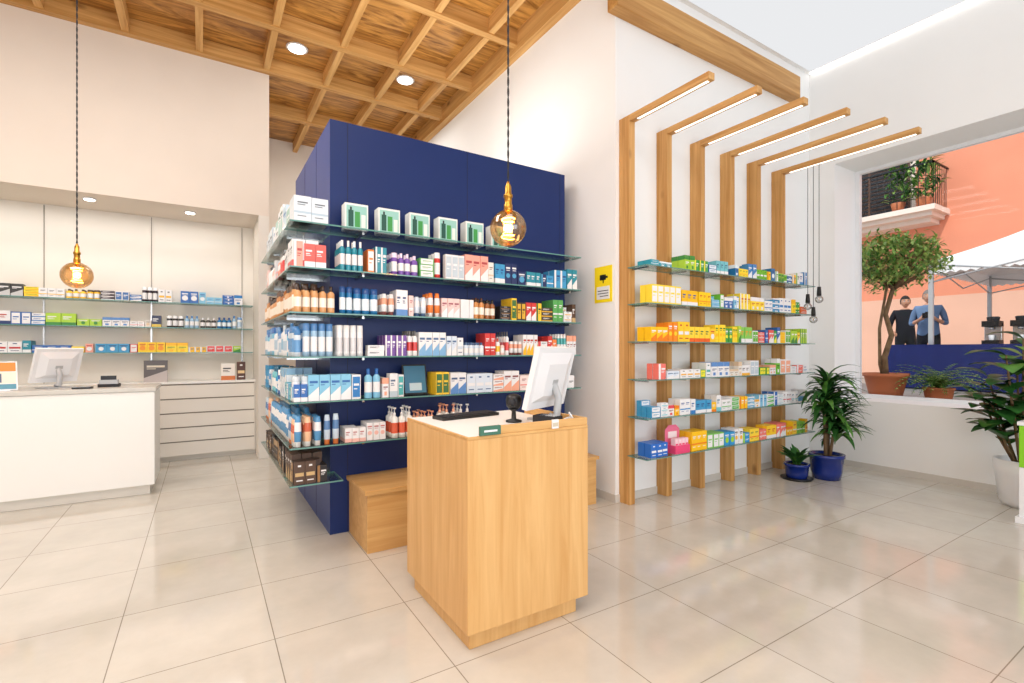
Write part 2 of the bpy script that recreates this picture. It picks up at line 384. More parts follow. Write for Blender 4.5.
# ------------------------------------------------------------------ blue display block
BX0,BX1,BY0,BY1,BZ=.81,3.06,3.87,5.5,3.15
m=MB()
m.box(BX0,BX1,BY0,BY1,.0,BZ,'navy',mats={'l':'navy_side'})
for x in (.94,1.97,3.0): m.box(x-.002,x+.002,BY0-.0015,BY0+.002,.0,BZ,'seam')
for y in (4.4,4.95): m.box(BX0-.0015,BX0+.002,y-.002,y+.002,.0,BZ,'seam')
m.build('navy_partition')
def glass_slab(m,x0,x1,y0,y1,z,t=.01):
    m.box(x0,x1,y0,y1,z-t,z,'glass',mats={'f':'glass_edge','r':'glass_edge','l':'glass_edge','k':'glass_edge'})
m=MB()
SF=3.58; SLX=.49
levels=[2.28,1.97,1.66,1.355,1.045,.735]
for i,z in enumerate(levels):
    xe=3.03 if i<5 else 1.9
    glass_slab(m,SLX,xe,SF,BY0-.002,z); glass_slab(m,SLX,BX0-.002,BY0,BY1,z)
    for x in ([1.0,1.95,2.95] if i<5 else [1.0,1.85]): m.box(x-.008,x+.008,BY0-.22,BY0-.001,z-.03,z-.0105,'metal')
    for y in (4.1,4.9,5.45): m.box(SLX+.05,BX0-.001,y-.008,y+.008,z-.03,z-.0105,'metal')
glass_slab(m,SLX,.84,SF,BY0-.002,.48); glass_slab(m,SLX,BX0-.002,BY0,BY1,.48)
m.build('glass_shelves')
m=MB()
FF=lambda u,v,z:(u,SF+v,z)
FL=lambda u,v,z:(SLX+v,u,z)
z=levels
HS=1.08
big=[T(WH,(140,180,210),(80,120,170)),T((218,226,232),(180,202,216),(100,110,120)),T(WH,(160,200,190),(80,120,110)),T((200,220,232),WH,(80,130,180))]
fill(m,FL,3.62,5.4,z[0],'box',big,(.12,.2),(.14,.25),(.1,.14),.03,.28,grp=(1,2))
fill(m,FF,.52,.84,z[0],'box',big,(.1,.14),(.12,.22),(.08,.1))
u=.87
for k in range(6):
    w=.168; zz=z[0]+.0005
    pbox(m,FF,u,.08,zz,w,.1,.195,C(232,235,231),C(228,231,228),C(232,232,230),6)
    def dq(a0,a1,b0,b1,c,e): m.poly([FF(u+w*a0,.08-e,zz+.195*b0),FF(u+w*a1,.08-e,zz+.195*b0),FF(u+w*a1,.08-e,zz+.195*b1),FF(u+w*a0,.08-e,zz+.195*b1)],'packaging',c)
    dq(.06,.94,.08,.92,C(150,200,190),.003); dq(.14,.36,.12,.74,C(20,80,66),.004); dq(.21,.29,.74,.86,C(20,30,30),.004)
    dq(.42,.64,.12,.7,C(60,150,70),.004); dq(.7,.88,.12,.6,C(226,232,226),.004)
    u+=.245
fill(m,FL,3.62,5.4,z[1],'mix',redwhite+whitepink,(.05,.08),(.12,.19),(.07,.09))
fill(m,FF,.52,.78,z[1],'box',redwhite,(.05,.07),(.11,.18),(.06,.08))
fill(m,FF,.82,1.02,z[1],'bottle',silver+navyb,(.04,.055),(.14,.2))
fill(m,FF,1.02,1.2,z[1],'box',navyb+whites+pops,(.035,.055),(.12,.19))
fill(m,FF,1.2,1.42,z[1],'bottle',purples,(.045,.06),(.12,.16))
fill(m,FF,1.42,1.62,z[1],'mix',whites+pops[:3],(.04,.06),(.11,.18),grp=(1,2))
fill(m,FF,1.64,2.1,z[1],'box',redwhite+whites,(.04,.07),(.14,.2),grp=(1,3))
fill(m,FF,2.1,3.0,z[1],'box',navyb+blues[:2]+teal,(.045,.09),(.1,.18),grp=(1,3))
fill(m,FL,3.62,5.4,z[2],'bottle',amber,(.05,.06),(.15,.21))
fill(m,FF,.52,.8,z[2],'bottle',amber,(.05,.06),(.14,.19),grp=(3,5))
fill(m,FF,.82,1.12,z[2],'bottle',teal+silver+pops[:1],(.045,.06),(.15,.21),grp=(1,3))
fill(m,FF,1.12,1.9,z[2],'mix',whitepink+whites+pops,(.035,.055),(.1,.19),grp=(1,3))
fill(m,FF,1.9,2.15,z[2],'bottle',amber,(.045,.055),(.12,.17))
fill(m,FF,2.15,3.0,z[2],'box',darkyel+browns[:3]+pops[:3],(.04,.06),(.11,.19),grp=(1,3))
fill(m,FL,3.62,5.4,z[3],'bottle',silver+blues[3:],(.045,.055),(.15,.21))
fill(m,FF,.52,.78,z[3],'bottle',silver+blues[1:],(.04,.055),(.14,.21))
fill(m,FF,.8,1.0,z[3],'bottle',[T(WH,(214,214,216),(230,230,230)),T((236,230,224),(210,165,150),WH)],(.045,.06),(.18,.22))
fill(m,FF,1.02,3.0,z[3],'mix',whitepink+whites+whitepink+pops,(.03,.055),(.09,.18),grp=(1,4))
fill(m,FL,3.62,5.4,z[4],'mix',teal+blues+silver,(.05,.06),(.15,.21))
fill(m,FF,.52,.98,z[4],'box',blues+teal+blues+silver,(.04,.07),(.1,.17))
fill(m,FF,1.0,1.3,z[4],'mix',whites+blues[2:],(.04,.065),(.12,.19))
fill(m,FF,1.56,3.0,z[4],'box',whites+whitepink+pops[:6],(.04,.08),(.08,.17),grp=(1,3))
fill(m,FL,3.62,5.4,z[5],'tube',orangeblue,(.05,.06),(.16,.2))
fill(m,FF,.52,.84,z[5],'tube',orangeblue,(.05,.06),(.16,.2))
fill(m,FF,.86,1.18,z[5],'box',whitepink,(.04,.06),(.08,.14))
fill(m,FF,1.2,1.88,z[5],'pump',[T((240,236,228),(232,140,90),(236,170,140)),T((240,240,236),(222,100,70),(236,236,236)),T((242,232,226),(240,200,180),(230,230,230))],(.055,.065),(.15,.2),grp=(2,4))
fill(m,FL,3.62,5.4,.48,'box',browns,(.05,.08),(.11,.18))
fill(m,FF,.52,.74,.48,'box',browns,(.05,.07),(.09,.16))
m.build('cosmetics_stock')
m=MB(); m.M=Matrix.Translation((1.43,3.70,1.049))@Matrix.Rotation(math.radians(-12),4,'X')
m.box(-.1,.1,0,.012,0,.24,'black'); m.box(-.088,.088,-.002,0,.012,.228,'packaging',C(60,120,150)); m.box(-.05,.05,-.004,-.002,.03,.09,'packaging',C(190,210,215))
m.M=Matrix.Translation((1.43,3.70,1.0465)); m.box(-.06,.06,-.03,.09,0,.005,'black')
m.build('tablet_display')
m=MB()
m.box(.95,3.03,3.37,BY0-.002,.0,.40,'oak_h'); m.box(.93,3.05,3.35,BY0-.002,.405,.435,'oak_h')
m.box(.96,3.02,3.38,BY0-.01,.398,.407,'shadow_gap')
for x in (1.64,2.34): m.box(x-.002,x+.002,3.368,3.372,.0,.40,'seam')
m.build('oak_drawer_bench',.002)

# ------------------------------------------------------------------ pine slat rack
m=MB()
xs=[3.28,3.78,4.28,4.78,5.27,5.77]; ye=[2.35,2.27,2.165,2.06,1.96,1.875]; zt=3.52
for x,y in zip(xs,ye):
    m.box(x-.035,x+.035,3.17,WY-.001,0.001,zt,'pine_z')
    m.box(x-.035,x+.035,y,3.169,zt-.055,zt,'pine_y')
    m.box(x-.013,x+.013,y+.03,3.10,zt-.0585,zt-.0555,'led_warm')
m.build('pine_slat_rack',.003)
m=MB()
SLZ=[2.14,1.81,1.475,1.14,.805,.455]
RF=2.94
for z in SLZ:
    glass_slab(m,3.22,6.02,RF,3.168,z,.008)
    for x in xs: m.box(x-.006,x+.006,RF+.04,3.168,z-.022,z-.0085,'metal')
m.build('glass_shelves')
m=MB(); FR=lambda u,v,z:(u,RF+v,z)
z=SLZ
HS=1.04
fill(m,FR,3.3,3.62,z[0],'box',teal+greens,(.06,.1),(.04,.07),(.06,.08),vmax=.2)
fill(m,FR,3.75,5.9,z[0],'box',mixgy+teal+whgreen[:2],(.04,.08),(.08,.15),(.06,.08),vmax=.2,dens=.92,grp=(1,3))
fill(m,FR,3.3,4.15,z[1],'box',yellows,(.05,.08),(.12,.16),(.06,.08),vmax=.2,grp=(3,5))
fill(m,FR,4.15,5.9,z[1],'box',mixgy+blues,(.04,.08),(.1,.16),(.06,.08),vmax=.2,grp=(1,3))
fill(m,FR,3.3,4.2,z[2],'box',yelorange,(.05,.08),(.12,.18),(.06,.08),vmax=.2,grp=(2,4))
fill(m,FR,4.2,5.9,z[2],'box',greens+yellows+blues[:1]+redwhite[:1],(.04,.07),(.1,.17),(.06,.08),vmax=.2,grp=(1,3))
fill(m,FR,3.4,5.9,z[3],'box',whgreen+whites+greens[:2],(.05,.1),(.06,.16),(.06,.08),vmax=.2,grp=(1,3))
fill(m,FR,3.3,5.9,z[4],'box',whgreen+blues+yelorange[:1],(.045,.08),(.06,.15),(.06,.08),vmax=.2,grp=(1,3))
fill(m,FR,3.3,3.58,z[5],'box',bluegr[:2],(.07,.09),(.11,.15),(.06,.08),vmax=.2,grp=(3,5))
fill(m,FR,3.84,5.9,z[5],'box',bluegr+yelorange+whgreen,(.05,.09),(.08,.18),(.06,.08),vmax=.2,grp=(1,3))
c_=C(232,70,120)
m.box(3.61,3.81,2.96,3.08,.4555,.53,'packaging',c_)
m.poly([(3.61,3.08,.53),(3.81,3.08,.53),(3.81,3.08,.66),(3.76,3.08,.70),(3.66,3.08,.70),(3.61,3.08,.66)],'packaging',C(240,120,155))
m.box(3.65,3.77,3.076,3.079,.58,.64,'packaging',C(250,240,240))
for k in range(4): pbox(m,lambda u,v,z:(u,v,z),3.62+k*.046,2.97,.50,.04,.05,.09,C(250,210,220),c_,C(240,240,240),3)
m.build('medicine_box_stock')

m=MB(); m.box(SX-.006,SX,3.34,3.575,1.85,2.19,'yellow')
m.box(SX-.008,SX-.006,3.37,3.545,1.88,2.0,'white_plastic')
m.box(SX-.009,SX-.008,3.385,3.53,1.955,1.962,'black'); m.box(SX-.009,SX-.008,3.385,3.53,1.93,1.937,'black'); m.box(SX-.009,SX-.008,3.385,3.5,1.905,1.912,'black')
m.box(SX-.009,SX-.006,3.42,3.50,2.06,2.11,'black'); m.box(SX-.009,SX-.006,3.395,3.42,2.075,2.095,'black'); m.box(SX-.009,SX-.006,3.45,3.46,2.03,2.06,'black')
m.build('yellow_camera_sign')

# ------------------------------------------------------------------ island counter
m=MB()
IX0,IX1,IY0,IY1=1.02,1.74,2.0,2.785
m.box(IX0+.03,IX1-.05,IY0+.04,IY1-.04,0.0,.09,'oak')
m.box(IX0,IX1,IY0,IY1,.09,.985,'oak')
m.box(IX0+.012,IX1-.012,IY0+.012,IY1-.012,.985,1.0,'lacquer_white')
m.box(IX0,IX1,IY0,IY0+.0118,.985,1.0,'oak_h'); m.box(IX0,IX0+.0118,IY0+.0118,IY1,.985,1.0,'oak_h')
m.box(IX0+.08,IX1,IY0+.005,IY0+.025,1.0,1.04,'oak_h'); m.box(IX1-.02,IX1,IY0+.025,IY1-.2,1.0,1.04,'oak_h')
m.build('oak_service_counter',.003)
m=MB(); m.box(1.08,1.19,IY0-.012,IY0+.004,1.003,1.045,'green_tag'); m.box(1.1,1.17,IY0-.0135,IY0-.012,1.018,1.027,'white_plastic'); m.build('green_counter_sign')
m=MB(); m.box(1.50,1.54,IY0-.004,IY0+.004,1.0,1.045,'white_plastic'); m.box(1.503,1.537,IY0-.005,IY0-.004,1.01,1.03,'packaging',C(200,190,170)); m.build('counter_label')
def monitor(x,y,z,ang,name,w=.5,h=.33,lift=.08,tilt=14,foot=.1):
    m=MB(); Mb=Matrix.Translation((x,y,z))@Matrix.Rotation(ang,4,'Z')
    m.M=Mb@Matrix.Translation((0,0,lift))@Matrix.Rotation(math.radians(tilt),4,'X')
    m.box(-w/2,w/2,-.012,.018,0,h,'white_plastic'); m.box(-w/2+.012,w/2-.012,.018,.0195,.03,h-.012,'screen')
    pts0=[(-w/2+.03,-.012,.04),(w/2-.03,-.012,.04),(w/2-.03,-.012,h-.03),(-w/2+.03,-.012,h-.03)]
    pts1=[(-w/4,-.035,.08),(w/4,-.035,.08),(w/4,-.035,h-.09),(-w/4,-.035,h-.09)]
    for a in range(4):
        b_=(a+1)%4; m.poly([pts0[a],pts0[b_],pts1[b_],pts1[a]],'white_plastic')
    m.poly(pts1,'white_plastic')
    m.box(-.03,.03,-.037,-.035,.14,.17,'grey_plastic')
    m.M=Mb
    m.tube([(0,-.06,lift+.13),(0,-.09,lift+.06),(0,-.08,.03),(0,-.04,.024)],[.022,.022,.022,.02],'grey_plastic',10)
    m.box(-foot,foot,-.10,.08,0.0005,.012,'grey_plastic')
    m.build(name,.003)
monitor(1.655,2.28,1.001,math.radians(25),'desktop_monitor',.44,.35,.075,14,.06)
m=MB(); m.M=Matrix.Translation((1.33,2.62,1.0))@Matrix.Rotation(math.radians(8),4,'Z')
m.box(-.2,.2,-.06,.06,.0005,.018,'black')
for r in range(4):
    for k in range(14): m.box(-.19+k*.0272,-.19+k*.0272+.022,-.052+r*.027,-.052+r*.027+.022,.018,.023,'black_soft')
m.build('keyboard',.001)
m=MB(); sx_,sy_=1.46,2.30
m.lathe(sx_,sy_,[(.045,1.0005),(.045,1.01),(.014,1.018),(.012,1.06),(.03,1.075)],'black',16)
m.lathe(sx_,sy_,[(.028,1.075),(.042,1.09),(.046,1.12),(.04,1.145),(.02,1.155)],'black',18); m.ball((sx_-.03,sy_-.03,1.115),.022,'black_soft',12)
m.build('barcode_scanner')
m=MB()
m.M=Matrix.Translation((1.56,2.12,1.0))@Matrix.Rotation(math.radians(20),4,'Z')
m.box(-.04,.04,-.07,.07,.0005,.05,'black_soft'); m.box(-.033,.033,.0,.06,.05,.053,'screen')
for a in range(4):
    for k in range(3): m.box(-.03+k*.022,-.014+k*.022,-.06+a*.015,-.05+a*.015,.05,.054,'grey_plastic')
m.build('card_terminal',.003)
m=MB()
pts=[]
for k in range(20):
    t=k/19; pts.append((1.70-.015*math.sin(t*7),2.06+.09*t+.015*math.sin(t*9),1.008+.07*abs(math.sin(t*6))*(1-t)))
m.tube(pts,.005,'white_plastic',6)
m.build('power_cable')

# ------------------------------------------------------------------ left counter
m=MB()
m.box(-3.4,-.44,5.92,6.5,.0,.10,'lacquer_beige')
m.box(-3.4,-.4,5.86,6.56,.10,1.0,'lacquer_white')
m.box(-3.4,-.39,5.85,6.57,1.002,1.04,'stone_top')
m.build('white_service_counter',.003)
monitor(-1.2,6.22,1.041,math.radians(42),'desktop_monitor',.38,.33,.06,18)
m=MB(); m.M=Matrix.Translation((-1.49,6.0,1.046))@Matrix.Rotation(math.radians(20),4,'Z')@Matrix.Rotation(math.radians(-14),4,'X')
m.box(-.1,.1,0,.01,.0,.26,'white_plastic'); m.box(-.09,.09,-.001,0,.17,.25,'packaging',C(236,140,60)); m.box(-.09,.09,-.001,0,.06,.165,'packaging',C(236,226,210)); m.box(-.07,.0,-.002,-.001,.07,.15,'packaging',C(90,110,130)); m.box(-.09,.09,-.001,0,.01,.055,'packaging',C(90,150,170))
m.M=Matrix.Translation((-1.49,6.0,1.0405))@Matrix.Rotation(math.radians(20),4,'Z')
m.box(-.05,.05,-.02,.08,0,.006,'white_plastic')
m.build('advert_stand')
m=MB()
m.box(-.86,-.70,6.1,6.25,1.0405,1.07,'black_soft'); m.box(-.85,-.71,6.11,6.2,1.07,1.11,'grey_plastic'); m.box(-.84,-.72,6.12,6.125,1.11,1.15,'black')
m.build('card_terminal')
m=MB(); m.box(-1.02,-.88,5.93,6.03,1.0405,1.056,'black')
for a in range(2):
    for k in range(4): m.box(-1.01+k*.03,-.986+k*.03,5.94+a*.035,5.965+a*.035,1.056,1.06,'grey_plastic')
m.build('calculator')

# ------------------------------------------------------------------ niche shelving + drawers
m=MB()
m.box(-4.99,.598,7.5,7.87,0,.06,'lacquer_beige')
m.box(-4.99,.598,7.45,7.87,.06,.97,'lacquer_beige')
m.box(-4.99,.598,7.43,7.87,.972,1.0,'lacquer_white')
for k in range(5):
    z0=.07+k*.18
    m.box(-.57,.58,7.435,7.449,z0,z0+.165,'lacquer_beige'); m.box(-1.75,-.60,7.435,7.449,z0,z0+.165,'lacquer_beige')
    m.box(-1.75,.58,7.444,7.451,z0+.165,z0+.18,'shadow_gap')
m.build('drawer_cabinet',.002)
m=MB()
for x in (-3.7,-2.65,-1.6,-.57,.46):
    m.box(x-.003,x+.003,7.872,7.879,1.0,3.12,'seam_light')
    m.box(x-.008,x+.008,7.86,7.872,1.05,2.1,'metal')
for z in (2.01,1.69,1.37): glass_slab(m,-4.9,.58,7.62,7.86,z,.01)
m.build('glass_shelves')
m=MB(); FN=lambda u,v,z:(u,7.63+v,z)
fill(m,FN,-4.8,-1.6,2.01,'box',multi,(.05,.11),(.08,.17),(.08,.1),vmax=.22,grp=(1,3))
fill(m,FN,-1.6,-.3,2.01,'mix',[T(WH,(240,190,60),(60,60,60)),T((240,150,40),WH,WH),T((40,110,180),WH,WH),T(WH,(60,110,170),(40,60,100)),T((250,200,60),WH,(80,60,40)),T((60,50,60),WH,WH)],(.05,.09),(.1,.18),(.08,.1),vmax=.22,grp=(1,3))
fill(m,FN,-.25,.5,2.01,'box',blues+[T((130,80,140),WH,WH)],(.06,.1),(.08,.15),(.08,.1),vmax=.22)
fill(m,FN,-4.8,-.4,1.69,'box',multi+blues,(.06,.14),(.06,.16),(.08,.1),vmax=.22,grp=(1,3))
fill(m,FN,-.4,.5,1.69,'bottle',teal+silver+[T((60,60,60),WH,WH)],(.05,.07),(.12,.17),vmax=.2)
fill(m,FN,-4.8,-1.1,1.37,'box',multi+yellows,(.07,.14),(.05,.14),(.08,.1),vmax=.22,grp=(1,3))
fill(m,FN,-1.1,.5,1.37,'box',greens+redwhite+blues+yellows,(.06,.13),(.06,.13),(.08,.1),vmax=.22,grp=(1,3))
m.build('medicine_box_stock')
m=MB()
FN2=lambda u,v,z:(u,7.5+v,z)
pbox(m,FN2,-.62,.0,1.0005,.24,.05,.27,C(96,90,90),C(190,180,176),C(220,210,190),5)
pbox(m,FN2,.2,.05,1.0005,.16,.05,.22,C(240,236,228),C(210,120,60),C(80,80,80),0)
pbox(m,FN2,.38,.02,1.0005,.1,.05,.24,C(90,60,50),C(230,200,150),C(240,240,240),3)
m.build('leaflet_stands')

# ------------------------------------------------------------------ pendants
def pendant(x,y,z,r,top,name):
    p=empty(name,(0,0,0))
    m=MB()
    N=160
    for ph in (0,pi):
        m.tube([(x+.0035*math.cos(ph+k*.9),y+.0035*math.sin(ph+k*.9),z+r*1.9+(top-z-r*1.9)*k/N) for k in range(N+1)],.0035,'black_soft',5)
    m.lathe(x,y,[(.05,top-.03),(.055,top-.012),(.055,top)],'brass_dark',20)
    m.build('cord',parent=p)
    m=MB(); q=z+r
    m.lathe(x,y,[(.022,q-.012),(.026,q),(.026,q+.03),(.022,q+.034),(.022,q+.07),(.027,q+.074),(.027,q+.09),(.02,q+.095),(.018,q+.14),(.01,q+.155),(.006,q+.17)],'brass',20)
    m.build('socket',parent=p)
    m=MB()
    prof=[(.003,z-r)]
    for k in range(1,13):
        a=-pi/2+pi*k/14; prof.append((r*math.cos(a),z+r*math.sin(a)))
    prof.append((.024,z+r*.985)); 
    m.lathe(x,y,prof,'bulb_glass',28); m.build('glass_globe',parent=p)
    m=MB()
    pts=[]
    for k in range(121):
        t=k/120; a=t*2*pi*6; rr=.028+.012*math.cos(t*pi*2)
        pts.append((x+rr*math.cos(a),y+rr*math.sin(a),z-r*.55+t*r*1.1))
    m.tube(pts,.0026,'filament',5)
    m.tube([(x,y,z+r*.9),(x,y,z+r*.5)],[.01,.004],'brass',8)
    m.build('filament',parent=p)
pendant(1.526,2.466,2.12,.108,5.13,'pendant_lamp')
pendant(-.96,5.8,2.07,.117,5.13,'pendant_lamp')
def mini(x,y,z,name):
    m=MB(); m.tube([(x,y,z+.1),(x,y,3.46)],.003,'black',6)
    m.lathe(x,y,[(.018,z+.1),(.022,z+.04),(.024,z)],'black',12)
    m.ball((x,y,z-.04),.042,'bulb_clear',14); m.tube([(x,y,z-.02),(x+.008,y,z-.05)],.003,'brass',5)
    m.build(name)
mini(5.77,2.90,1.93,'mini_pendant'); mini(5.77,2.78,2.0,'mini_pendant'); mini(5.77,2.84,1.78,'mini_pendant')

# ------------------------------------------------------------------ plants
def pot(m,x,y,z,r,h,mat,taper=.8):
    m.lathe(x,y,[(r*taper,z),(r*(taper+.1),z+h*.3),(r*.98,z+h*.85),(r*1.06,z+h*.87),(r*1.06,z+h),(r*.93,z+h),(r*.9,z+h*.9)],mat,28)
    m.lathe(x,y,[(r*.9,z+h*.88),(r*.5,z+h*.92)],'soil',20)
m=MB(); px,py_=5.76,2.70
pot(m,px,py_,0.001,.165,.27,'pot_blue')
for (dx,dy,hh) in [(0,0,.94),(.05,.0,.62),(-.06,-.01,.76),(.02,-.06,.48)]:
    m.tube([(px+dx*.5,py_+dy*.5,.24),(px+dx,py_+dy,.24+hh*.5),(px+dx*1.4,py_+dy*1.4,hh)],[.018,.016,.014],'bark',8)
    for lv in range(5):
        for k in range(11):
            az=R.uniform(0,2*pi); L=R.uniform(.32,.48)
            if math.sin(az)>.3: L*=.55
            m.leaf((px+dx*1.4,py_+dy*1.4,hh-.07+lv*.04),az,R.uniform(.3,1.35)+lv*.04,L,R.uniform(.05,.07),R.uniform(1.1,2.1),R.choice(['leaf_dark','leaf_dark','leaf_mid']),7,.4)
m.build('potted_dracaena')
m=MB(); px,py_=5.46,2.86
pot(m,px,py_,0.001,.12,.17,'pot_blue')
m.lathe(px,py_,[(.15,.0005),(.16,.02),(.15,.021)],'black',20)
for k in range(30):
    m.leaf((px+R.uniform(-.03,.03),py_+R.uniform(-.03,.03),.15),R.uniform(0,2*pi),R.uniform(.9,1.4),R.uniform(.18,.3),R.uniform(.04,.07),R.uniform(.6,1.3),R.choice(['leaf_dark','leaf_mid']),6,.6)
m.build('potted_peace_lily')
m=MB(); px,py_=6.20,1.27
m.lathe(px,py_,[(.13,.001),(.16,.05),(.19,.3),(.2,.42),(.18,.42),(.17,.36)],'white_plastic',28); m.lathe(px,py_,[(.17,.36),(.1,.38)],'soil',20)
for (dx,dy,hh) in [(0,0,1.5),(.03,.03,1.25),(-.1,.04,1.35),(-.04,.12,1.15),(.0,.16,1.0),(-.06,.10,.9)]:
    m.tube([(px+dx*.3,py_+dy*.3,.36),(px+dx,py_+dy,hh*.6),(px+dx*1.8,py_+dy*1.8,hh)],[.014,.011,.007],'bark',7)
    for k in range(15):
        t=.35+.65*k/14; zz=.36+(hh-.36)*t; az=k*2.4+R.uniform(-.3,.3); L=R.uniform(.24,.33)
        if math.cos(az)>.5: L*=.7
        m.leaf((px+dx*(.3+1.5*t),py_+dy*(.3+1.5*t),zz),az,R.uniform(.1,.8),L,R.uniform(.13,.18),R.uniform(.5,1.3),R.choice(['leaf_dark','leaf_dark','leaf_mid']),7,.5,.1)
m.build('potted_rubber_plant')
m=MB(); m.box(5.57,5.89,.88,1.19,.0,.05,'white_plastic'); m.box(5.59,5.87,.9,1.17,.05,.45,'white_plastic'); m.box(5.59,5.87,.9,1.17,.452,.79,'green_bright')
m.box(5.58,5.88,.89,1.18,.79,.82,'white_plastic'); m.box(5.587,5.59,.95,1.13,.5,.74,'white_plastic')
m.build('green_display_stand',.004)

# ------------------------------------------------------------------ exterior
GZ=.75
simple('street_ground',[(7.26,16,-8,14,.6,GZ,'street')])
m=MB()
m.box(15,15.4,-9,14,GZ,2.7,'facade_low'); m.box(15,15.4,-9,14,2.7,13,'facade')
for y in (-2.5,.6,8.2): 
    m.box(14.97,15,y-.5,y+.5,GZ,2.85,'black_soft'); 
m.build('terracotta_facade')
m=MB()
bz=4.62
m.box(14.05,14.999,4.3,7.6,bz,bz+.12,'facade_light'); m.box(14.2,14.999,4.4,7.5,bz-.1,bz,'facade_light'); m.box(14.45,14.999,4.5,7.4,bz-.2,bz-.1,'facade_light')
m.box(14.93,14.99,4.95,6.9,bz+.12,bz+2.5,'facade_light')
m.box(14.91,14.93,5.05,6.8,bz+.12,bz+2.4,'door_brown')
for k in range(22): m.box(14.89,14.91,5.1,5.9,bz+.22+k*.1,bz+.28+k*.1,'black_soft'); m.box(14.89,14.91,5.96,6.76,bz+.22+k*.1,bz+.28+k*.1,'black_soft')
for k in range(24):
    y=4.34+k*.138; m.tube([(14.1,y,bz+.12),(14.1,y,bz+1.1)],.007,'black',5)
for k in range(7):
    m.tube([(14.1+k*.13,4.34,bz+.12),(14.1+k*.13,4.34,bz+1.1)],.007,'black',5)
m.box(14.08,14.12,4.32,7.6,bz+1.08,bz+1.11,'black'); m.box(14.08,14.99,4.32,4.36,bz+1.08,bz+1.11,'black')
for y,n_ in ((4.6,170),(5.1,90),(6.3,80)):
    m.lathe(14.35,y,[(.1,bz+.121),(.15,bz+.35),(.13,bz+.36)],'pot_terra',14)
    for k in range(n_): m.leaf((14.35+R.uniform(-.16,.16),y+R.uniform(-.22,.22),bz+.35+R.uniform(0,.85)),R.uniform(0,6.3),R.uniform(.0,1.4),R.uniform(.15,.35),.07,R.uniform(.3,2),R.choice(['leaf_mid','leaf_light','leaf_dark']),4)
m.build('balcony')
m=MB(); tx,ty=7.98,2.98
pot(m,tx,ty,GZ+.001,.25,.33,'pot_terra',.72)
cx,cy,cz=8.20,2.95,2.64
m.tube([(tx,ty,GZ+.28),(tx+.02,ty+.02,1.3),(tx+.08,ty-.04,1.6),(tx+.1,ty+.04,1.9),(cx-.04,cy,2.3)],[.04,.036,.032,.03,.026],'bark',10)
m.tube([(tx+.05,ty+.05,GZ+.28),(tx-.02,ty+.06,1.2),(tx+.02,ty+.08,1.7),(cx-.1,cy+.05,2.35)],[.024,.022,.02,.016],'bark',8)
for k in range(26):
    a=R.uniform(0,2*pi); e=R.uniform(-.1,1.2)
    m.tube([(cx-.04,cy,2.25),(cx+.25*math.cos(a),cy+.25*math.sin(a),2.4+.1*e),(cx+.5*math.cos(a)*math.cos(e),cy+.5*math.sin(a)*math.cos(e),cz+.32*math.sin(e)-.05)],[.016,.01,.004],'bark',5)
for k in range(3000):
    d=Vector((R.gauss(0,1),R.gauss(0,1),R.gauss(0,1))).normalized(); rr=R.uniform(.4,1.0)**.6
    lump=1+.16*math.sin(5*d.x+3*d.y)+.14*math.sin(7*d.z+4*d.y)
    p=(cx+d.x*.56*rr*lump,cy+d.y*.56*rr*lump,cz+d.z*.38*rr*lump)
    m.leaf(p,R.uniform(0,6.3),R.uniform(-.8,1.2),R.uniform(.06,.11),.038,R.uniform(0,.8),R.choice(['leaf_mid','leaf_light','leaf_light','leaf_yellow']),2,.5)
m.build('potted_olive_tree')
m=MB(); fx,fy=8.1,2.44
pot(m,fx,fy,GZ+.001,.16,.16,'pot_terra')
for k in range(60):
    az=R.uniform(0,6.3); el=R.uniform(.6,1.4); L=R.uniform(.35,.62); dr=R.uniform(1.2,2.2)
    p=Vector((fx,fy,GZ+.15))
    for i in range(12):
        e=el-dr*i/12; st=Vector((math.cos(e)*math.cos(az),math.cos(e)*math.sin(az),math.sin(e)))*(L/12); q=p+st
        if q.z<GZ+.02 or q.x<7.4: break
        m.tube([p,q],.003,'leaf_mid',3)
        for sgn in (-1,1): m.leaf(p,az+sgn*1.3,e*.4,.09*(1-i/16),.026,.3,R.choice(['leaf_light','leaf_yellow','leaf_mid']),2,.4)
        p=q
m.build('potted_fern')
m=MB()
X0,X1,Y0,Y1=10.3,13.3,.2,3.2; ez=2.88; ap=Vector((11.8,1.7,3.72)); vh=.22
cs=[Vector((X0,Y0,ez)),Vector((X1,Y0,ez)),Vector((X1,Y1,ez)),Vector((X0,Y1,ez))]
for i in range(4):
    a,b_=cs[i],cs[(i+1)%4]
    N=8
    for k in range(N):
        for j in range(8):
            def P(s,t):
                e=a.lerp(b_,s); q=e.lerp(ap,t); q.z-=.08*math.sin(pi*t)*(1-abs(2*s-1)*.3)
                return q
            m.poly([P(k/N,j/8),P((k+1)/N,j/8),P((k+1)/N,(j+1)/8),P(k/N,(j+1)/8)],'canvas',None,True)
    for k in range(24):
        p0=a.lerp(b_,k/24); p1=a.lerp(b_,(k+1)/24); pm=(p0+p1)/2
        m.poly([p0,p1,p1-Vector((0,0,vh*.85)),pm-Vector((0,0,vh)),p0-Vector((0,0,vh*.85))],'canvas')
for c_ in cs: m.box(c_.x-.03,c_.x+.03,c_.y-.03,c_.y+.03,GZ,ez-.01,'grey_plastic')
for i in range(4):
    a,b_=cs[i],cs[(i+1)%4]
    for s in range(2):
        p=a.lerp(b_,s/2)-Vector((0,0,.05)); q=a.lerp(b_,(s+1)/2)-Vector((0,0,.05)); lo=Vector((0,0,-.3))
        m.tube([p,q+lo],.012,'grey_plastic',5); m.tube([p+lo,q],.012,'grey_plastic',5)
m.build('market_gazebo')
m=MB()
TX0,TX1,TY0,TY1=10.1,10.8,1.5,3.75; tz=1.49
